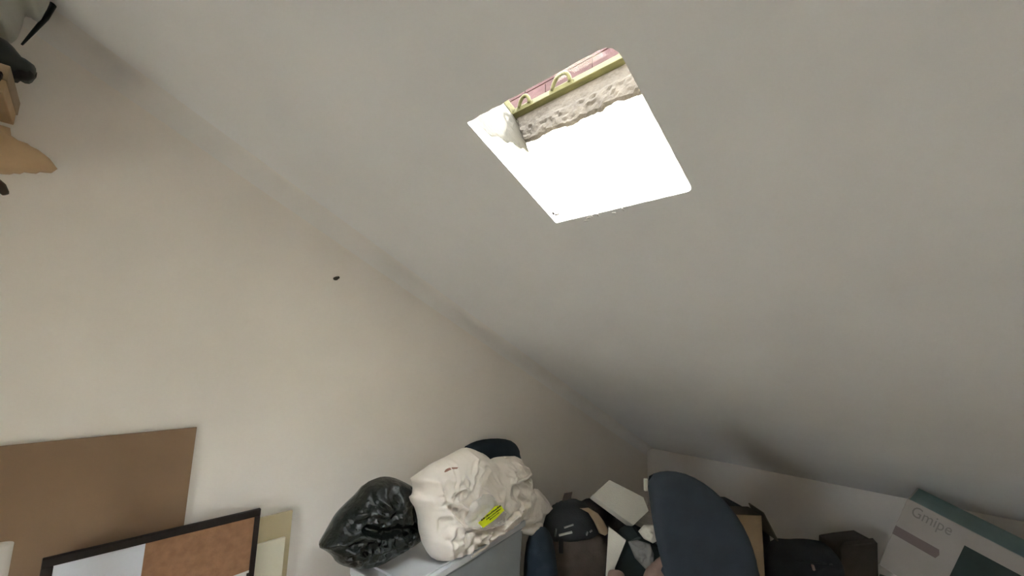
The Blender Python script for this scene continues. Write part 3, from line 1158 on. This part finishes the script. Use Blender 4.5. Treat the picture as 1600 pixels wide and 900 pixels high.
# curled tan strip
pl = face_plane(932, 815, 2.80, 10)
o = puff('cardboard_strip', pix(pl, [(908, 797), (920, 794), (934, 802), (944, 815), (951, 828), (954, 835), (946, 838), (936, 833), (928, 815), (920, 802)]), pl, 0.012, 0.012, 'tan_card', grid=0.012, edge=0.012, smooth_it=0, bend=0.03)
tag(o, 'curled tan cardboard strip lying over the brown backpack', 'cardboard')

# dark polythene sack behind it
pl = face_plane(960, 800, 3.30, 0)
o = puff('polythene_sack', pix(pl, [(898, 788), (922, 776), (945, 782), (968, 800), (990, 820), (1000, 850), (1000, 920), (985, 925), (950, 925), (940, 880), (930, 820)]), pl, 0.13, 0.12, 'dark_poly', grid=0.018, edge=0.09, wr=0.02, wscale=11, seed=12)
tag(o, 'crinkled dark polythene sack behind the backpack and below the white slab', 'sack')

# white slab lying tilted on the heap
pl = face_plane(968, 788, 2.86, 12, 35)
sl = thing('foam_slab', 'tilted off white foam slab on top of the heap beside the chair', 'foam slab', pl.w(pl.at(985, 822)))
slab('slab_body', pix(pl, [(924, 775), (951, 751), (1004, 778), (1012, 799), (988, 822)]), pl, 0.02, 0.05, 'foam', sl, bev=0.004)

# white card and dark case below it
pl = face_plane(963, 855, 2.56, -12)
o = slab('white_card', pix(pl, [(951, 823), (978, 844), (961, 886), (957, 912), (946, 905)]), pl, 0.006, 0.006, 'foam')
tag(o, 'bent white card panel standing between the backpack and the dark case', 'card')
pl = face_plane(1005, 870, 2.62, 0)
o = slab('hard_case', pix(pl, [(981, 845), (1000, 836), (1030, 852), (1046, 870), (1050, 955), (950, 955), (962, 890)]), pl, 0.02, 0.20, 'dark_case', bev=0.012)
tag(o, 'dark teal hard case standing in front of the heap', 'case')
# grey polythene pouch and wrap
pl = face_plane(1014, 832, 2.60, 0, 20)
o = puff('plastic_pouch', pix(pl, [(997, 830), (1006, 820), (1021, 819), (1028, 832), (1031, 843), (1020, 849), (1006, 842)]), pl, 0.028, 0.03, 'foam', grid=0.008, edge=0.03, wr=0.022, wscale=16, seed=5, smooth_it=0)
tag(o, 'small pale grey plastic pouch just below the foam slab', 'pouch')
pl = face_plane(1000, 865, 2.57, 0, 10)
o = puff('plastic_wrap', pix(pl, [(981, 846), (996, 844), (1016, 850), (1022, 866), (1020, 888), (1010, 891), (992, 872)]), pl, 0.025, 0.03, 'grey_poly', grid=0.008, edge=0.03, wr=0.024, wscale=14, seed=15, smooth_it=0)
tag(o, 'crumpled clear grey plastic wrap over the dark teal case', 'plastic wrap')
# dusty pink cloths
pl = face_plane(1030, 885, 2.48, 0)
o = puff('cloth_bundle', pix(pl, [(1010, 890), (1024, 878), (1036, 868), (1044, 874), (1046, 895), (1046, 940), (1006, 940), (1004, 905)]), pl, 0.06, 0.06, 'pink', grid=0.014, edge=0.06, wr=0.014, wscale=13, seed=25)
tag(o, 'larger dusty pink cloth bundle at the foot of the blue chair', 'cloth')
pl = face_plane(963, 895, 2.45, 0)
o = puff('cloth_bundle', pix(pl, [(948, 896), (957, 890), (970, 891), (977, 899), (978, 935), (948, 935)]), pl, 0.05, 0.05, 'pink', grid=0.014, edge=0.05, wr=0.01, wscale=13, seed=35)
tag(o, 'smaller dusty pink cloth bundle at the bottom edge before the backpack', 'cloth')

# blue office chair seen from behind
CD = 2.2
pl = face_plane(1095, 820, CD, 8, -6)
ctr = pl.w(Vector((0.02, 0)))
sx, sy = ctr.x + FH.x * 0.24 + RH.x * 0.06, ctr.y + FH.y * 0.24 + RH.y * 0.06
chs = thing('office_chair', 'blue grey upholstered office chair seen from behind in the heap', 'chair', (sx, sy, 0))
back = puff('backrest', pix(pl, [(1006, 742), (1022, 735), (1048, 734), (1078, 742), (1108, 760), (1134, 784), (1155, 812), (1170, 845), (1180, 885), (1186, 940), (1180, 985), (1060, 990), (1046, 950), (1038, 900), (1024, 850), (1014, 800)]),
            pl, 0.055, 0.05, 'chair', chs, grid=0.02, edge=0.10, bend=-0.03, seed=1)
q = pl.at(1008, 757)
slab('white_tag', [q + Vector((-0.008, 0.03)), q + Vector((0.008, 0.03)), q + Vector((0.010, -0.03)), q + Vector((-0.004, -0.03))], pl, 0.012, 0.004, 'foam', chs)
sq = [Vector((math.copysign(abs(math.cos(t)) ** 0.5, math.cos(t)) * 0.20, math.copysign(abs(math.sin(t)) ** 0.5, math.sin(t)) * 0.20)) for t in [2 * math.pi * k / 24 for k in range(24)]]
spl = Plane.__new__(Plane)
spl.o, spl.u, spl.v, spl.n = Vector((sx, sy, 0.46)), RH, FH, EZ
puff('seat', sq, spl, 0.035, 0.04, 'chair', chs, grid=0.03, edge=0.06, smooth_it=0)
tube('gas_column', [(sx, sy, 0.08), (sx, sy, 0.25), (sx, sy, 0.43)], [0.03, 0.025, 0.025], 'black_plastic', chs, n=12)
tube('back_bracket', [(sx, sy, 0.41), (sx - FH.x * 0.16, sy - FH.y * 0.16, 0.41), (sx - FH.x * 0.24, sy - FH.y * 0.24, 0.50), (sx - FH.x * 0.22, sy - FH.y * 0.22, 0.75)], 0.018, 'black_plastic', chs, n=8)
for k in range(5):
    t = 2 * math.pi * k / 5 + 0.3
    ex, ey = sx + 0.26 * math.cos(t), sy + 0.26 * math.sin(t)
    sp = tube('base_spoke', [(sx, sy, 0.10), (ex, ey, 0.065)], [0.026, 0.016], 'black_plastic', chs, n=8)
    tube('castor', [(ex - 0.018 * math.sin(t), ey + 0.018 * math.cos(t), 0.027), (ex + 0.018 * math.sin(t), ey - 0.018 * math.cos(t), 0.027)], 0.027, 'black_plastic', sp, n=12)

# tan carton with dark bag behind, right of the chair
cD = 2.85
a = P(1149, 806, d=cD)
b = P(1189, 804, d=cD)
ct = thing('cardboard_carton', 'small tan cardboard carton with raised dark flap right of the blue chair', 'carton', ((a.x + b.x) / 2, (a.y + b.y) / 2, 0))
u = (Vector((b.x, b.y, 0)) - Vector((a.x, a.y, 0)))
hw = u.length / 2
u.normalize()
nrm = Vector((-u.y, u.x, 0))
if nrm.dot(FH) < 0:
    nrm = -nrm
cm = (a + b) / 2
topz = (a.z + b.z) / 2
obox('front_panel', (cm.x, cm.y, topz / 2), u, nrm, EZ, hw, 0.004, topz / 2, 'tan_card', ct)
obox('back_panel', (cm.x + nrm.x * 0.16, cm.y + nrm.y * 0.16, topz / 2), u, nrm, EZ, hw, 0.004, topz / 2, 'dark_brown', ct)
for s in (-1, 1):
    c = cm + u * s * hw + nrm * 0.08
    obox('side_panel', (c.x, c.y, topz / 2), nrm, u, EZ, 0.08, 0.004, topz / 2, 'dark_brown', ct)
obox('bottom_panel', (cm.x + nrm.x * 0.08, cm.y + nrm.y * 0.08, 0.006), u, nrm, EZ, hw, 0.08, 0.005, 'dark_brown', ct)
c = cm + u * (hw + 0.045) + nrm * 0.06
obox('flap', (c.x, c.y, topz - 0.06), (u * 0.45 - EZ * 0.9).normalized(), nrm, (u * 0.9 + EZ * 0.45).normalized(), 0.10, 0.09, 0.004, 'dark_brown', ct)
pl = face_plane(1150, 800, 3.35, 0)
o = puff('holdall_bag', pix(pl, [(1118, 782), (1128, 774), (1145, 783), (1168, 796), (1190, 802), (1200, 830), (1206, 880), (1205, 920), (1110, 922), (1108, 850)]), pl, 0.08, 0.10, 'charcoal', grid=0.022, edge=0.08, wr=0.012, wscale=9, seed=44, smooth_it=1)
tag(o, 'charcoal holdall bag peeking out behind the chair and the tan carton', 'bag')

# dark rucksack with a pink zip pull
pl = face_plane(1255, 870, 2.95, 0)
rk = thing('rucksack', 'dark rucksack with a pale pink zip pull before the low wall', 'backpack', (*pl.w(Vector((0, 0)))[:2], 0))
puff('body', pix(pl, [(1196, 880), (1206, 852), (1222, 842), (1240, 845), (1262, 842), (1286, 846), (1302, 860), (1312, 885), (1314, 918), (1305, 930), (1206, 930), (1196, 920)]), pl, 0.12, 0.12, 'charcoal', rk, grid=0.02, edge=0.10, wr=0.014, wscale=8, seed=51)
q = pl.at(1249, 871)
zp_ = slab('zip_pull', [q + Vector((-0.009, 0.016)), q + Vector((0.003, 0.018)), q + Vector((0.012, -0.014)), q + Vector((0.0, -0.02))], pl, 0.142, -0.128, 'pink', rk)
pts = [pl.w(pl.at(1225, 862), 0.118), pl.w(pl.at(1240, 864), 0.128), pl.w(pl.at(1252, 864), 0.13), pl.w(pl.at(1280, 868), 0.122)]
tube('zip', pts, 0.005, 'black_plastic', rk, n=6)

# dark brown box beside the carton
pl = face_plane(1345, 880, 3.05, 0)
o = thing('brown_box', 'worn dark brown box wedged between the rucksack and the pale carton', 'box', (*pl.w(Vector((0, 0)), -0.1)[:2], 0))
slab('box_body', pix(pl, [(1313, 856), (1336, 852), (1372, 848), (1374, 924), (1313, 926)]), pl, 0.0, 0.22, 'dark_brown', o, bev=0.006)
slab('open_flap', pix(pl, [(1313, 857), (1320, 848), (1352, 844), (1366, 842), (1372, 849), (1336, 853)]), Plane(pl.o - pl.n * 0.01, pl.u, pl.v), 0.0, 0.006, 'dark_brown', o)

# pale printed carton leaning on its corner
pl = face_plane(1480, 850, 2.62, -54, -4)
tl = pl.at(1418, 779)
e1 = (pl.at(1600, 872) - tl).normalized()
e2 = Vector((e1.y, -e1.x))
CWD, CHT = 0.86, 0.54
tr = tl + e1 * CWD
bl = tl + e2 * CHT
br = tr + e2 * CHT
zlow = pl.w(br).z
pc = thing('printed_carton', 'pale printed carton tipped on its corner under the eaves', 'carton', (*pl.w(br)[:2], max(zlow, 0.0)))
slab('carton_body', [tl, tr, br, bl], pl, 0.0, 0.30, 'carton', pc, bev=0.003)
slab('teal_panel', [tl + e1 * 0.01, tr - e1 * 0.01, tr - e1 * 0.01 - e2 * 0.0015, tl + e1 * 0.01 - e2 * 0.0015], pl, -0.006, 0.294, 'carton_teal', pc)


def cl(s, t):
    return tl + e1 * s + e2 * t


ang = math.atan2(e1.y, e1.x)


def st_of(x, y):
    q = pl.at(x, y) - tl
    return q.dot(e1), q.dot(e2)


s0, t0 = st_of(1421, 805)
s1, t1 = st_of(1485, 836)
text_mesh('printed_word', 'Gmipe', (t0 - st_of(1427, 789)[1]) * 1.35, pl, cl(s0, (t0 + t1) / 2), ang, 'print_grey', pc, lift=0.0008, width=s1 - s0)
b0, b1, b2 = st_of(1398, 820), st_of(1468, 858), st_of(1390, 831)
slab('printed_bar', [cl(0.0, b0[1]), cl(b1[0], b0[1]), cl(b1[0] + 0.01, (b0[1] + b2[1]) / 2), cl(b1[0], b2[1]), cl(0.0, b2[1])], pl, 0.0012, 0.0, 'print_mauve', pc)
c0_ = st_of(1507, 852)
slab('printed_picture', [cl(c0_[0], c0_[1]), cl(CWD - 0.03, c0_[1]), cl(CWD - 0.03, CHT - 0.05), cl(c0_[0], CHT - 0.05)], pl, 0.0012, 0.0, 'print_dark', pc)
c1_ = st_of(1375, 897)
slab('printed_patch', [cl(c1_[0], c1_[1]), cl(c1_[0] + 0.05, c1_[1] - 0.02), cl(c1_[0] + 0.12, c1_[1] - 0.012), cl(c1_[0] + 0.13, c1_[1] + 0.04), cl(c1_[0], c1_[1] + 0.05)], pl, 0.0012, 0.0, 'print_dark', pc)

# ================================================================== THE HIGH SHELF AT THE LEFT EDGE
sh = thing('wall_shelf', 'wooden wall shelf high at the left edge holding cardboard and shoes', 'shelf', (2.1, 0.75, 2.27))
box('shelf_board', (1.88, 0.335, 2.27), (2.30, 1.25, 2.295), 'shelf', sh, bev=0.003)
for yb in (0.45, 1.1):
    box('bracket', (1.95, yb, 2.24), (2.30, yb + 0.03, 2.27), 'leather', sh)
    obox('bracket', (2.285, yb + 0.015, 2.14), EX, EY, EZ, 0.015, 0.015, 0.13, 'leather', sh)
PX = 2.10
plx = Plane((PX, 0.4, 2.295), -EY, EZ)
hk = tube('hook', [P(-6, 282, X=PX), P(1, 290, X=PX), P(6, 300, X=PX), P(9, 304, X=PX)], [0.010, 0.013, 0.012, 0.008], 'leather')
tag(hk, 'dark brown strap end dangling below the high shelf', 'strap')
q0, q1 = P(17, 104, X=1.97), P(17, 148, X=1.97)
bxs = thing('shoe_box', 'beige cardboard box on the high shelf under the dark shoe', 'box', (PX, 0.5, q1.z))
box('box_body', (1.972, q0.y + 0.004, q1.z), (2.26, 0.75, q0.z - 0.03), 'kraft', bxs, bev=0.003)
box('box_lid', (1.967, q0.y, q0.z - 0.05), (2.265, 0.755, q0.z), 'tan_card', bxs, bev=0.003)
# folded tan card wedge sticking out
o = puff('card_wedge', pix(plx, [(-90, 192), (0, 198), (16, 200), (18, 214), (38, 224), (60, 234), (78, 248), (90, 264), (60, 266), (0, 267), (-90, 268)]), plx, 0.06, 0.10, 'kraft', grid=0.014, edge=0.03, smooth_it=0, power=0.35)
tag(o, 'tan folded cardboard wedge jutting out from the high shelf', 'cardboard')
o = puff('leather_strap', pix(plx, [(-40, 150), (-2, 160), (4, 148), (12, 143), (16, 152), (8, 163), (-2, 170), (6, 180), (10, 192), (0, 193), (-12, 184), (-40, 180)]), Plane(plx.o + plx.n * 0.16, plx.u, plx.v), 0.012, 0.012, 'leather', grid=0.009, edge=0.015)
tag(o, 'dark brown leather strap hanging from the beige box on the shelf', 'strap')
# shoe on the box
pls = Plane((2.06, 0.4, 2.62), -EY, EZ)
sho = thing('shoe', 'dark grey shoe with its toe over the edge of the high beige box', 'shoe', (2.06, 0.4, 2.626))
puff('upper', pix(pls, [(-120, 40), (-60, 40), (-20, 50), (4, 60), (18, 70), (28, 82), (36, 92), (46, 96), (56, 104), (57, 118), (46, 124), (20, 124), (-30, 104), (-120, 100)]), pls, 0.05, 0.05, 'shoe', sho, grid=0.011, edge=0.05)
puff('sole', pix(pls, [(-120, 98), (-30, 102), (16, 122), (44, 126), (57, 121), (58, 113), (46, 117), (20, 115), (-30, 94), (-120, 90)]), pls, 0.054, 0.054, 'black_plastic', sho, grid=0.010, edge=0.012, smooth_it=0)
# white plastic carrier bag, crumpled
plc = Plane((2.12, 0.4, 2.7), -EY, EZ)
o = puff('carrier_bag', pix(plc, [(-150, -8), (-60, -14), (20, -16), (62, -14), (80, -6), (76, 10), (64, 30), (56, 30), (40, 18), (34, 45), (24, 66), (8, 62), (-20, 48), (-150, 40)]), plc, 0.07, 0.07, 'white_poly', grid=0.012, edge=0.05, wr=0.02, wscale=14, seed=61,
         creases=[(pix(plc, [(38, 10), (30, 60)]), -0.02, 0.012), (pix(plc, [(-10, 20), (24, -20)]), 0.02, 0.014)])
tag(o, 'crumpled white plastic carrier bag at the top left under the ceiling', 'bag')
o = tube('dangling_cord', [P(84, 6, X=2.18), P(72, 28, X=2.18), P(52, 50, X=2.18), P(34, 70, X=2.18)], [0.010, 0.008, 0.006, 0.003], 'shoe')
tag(o, 'dark cord hanging from the white carrier bag at the top left', 'cord')
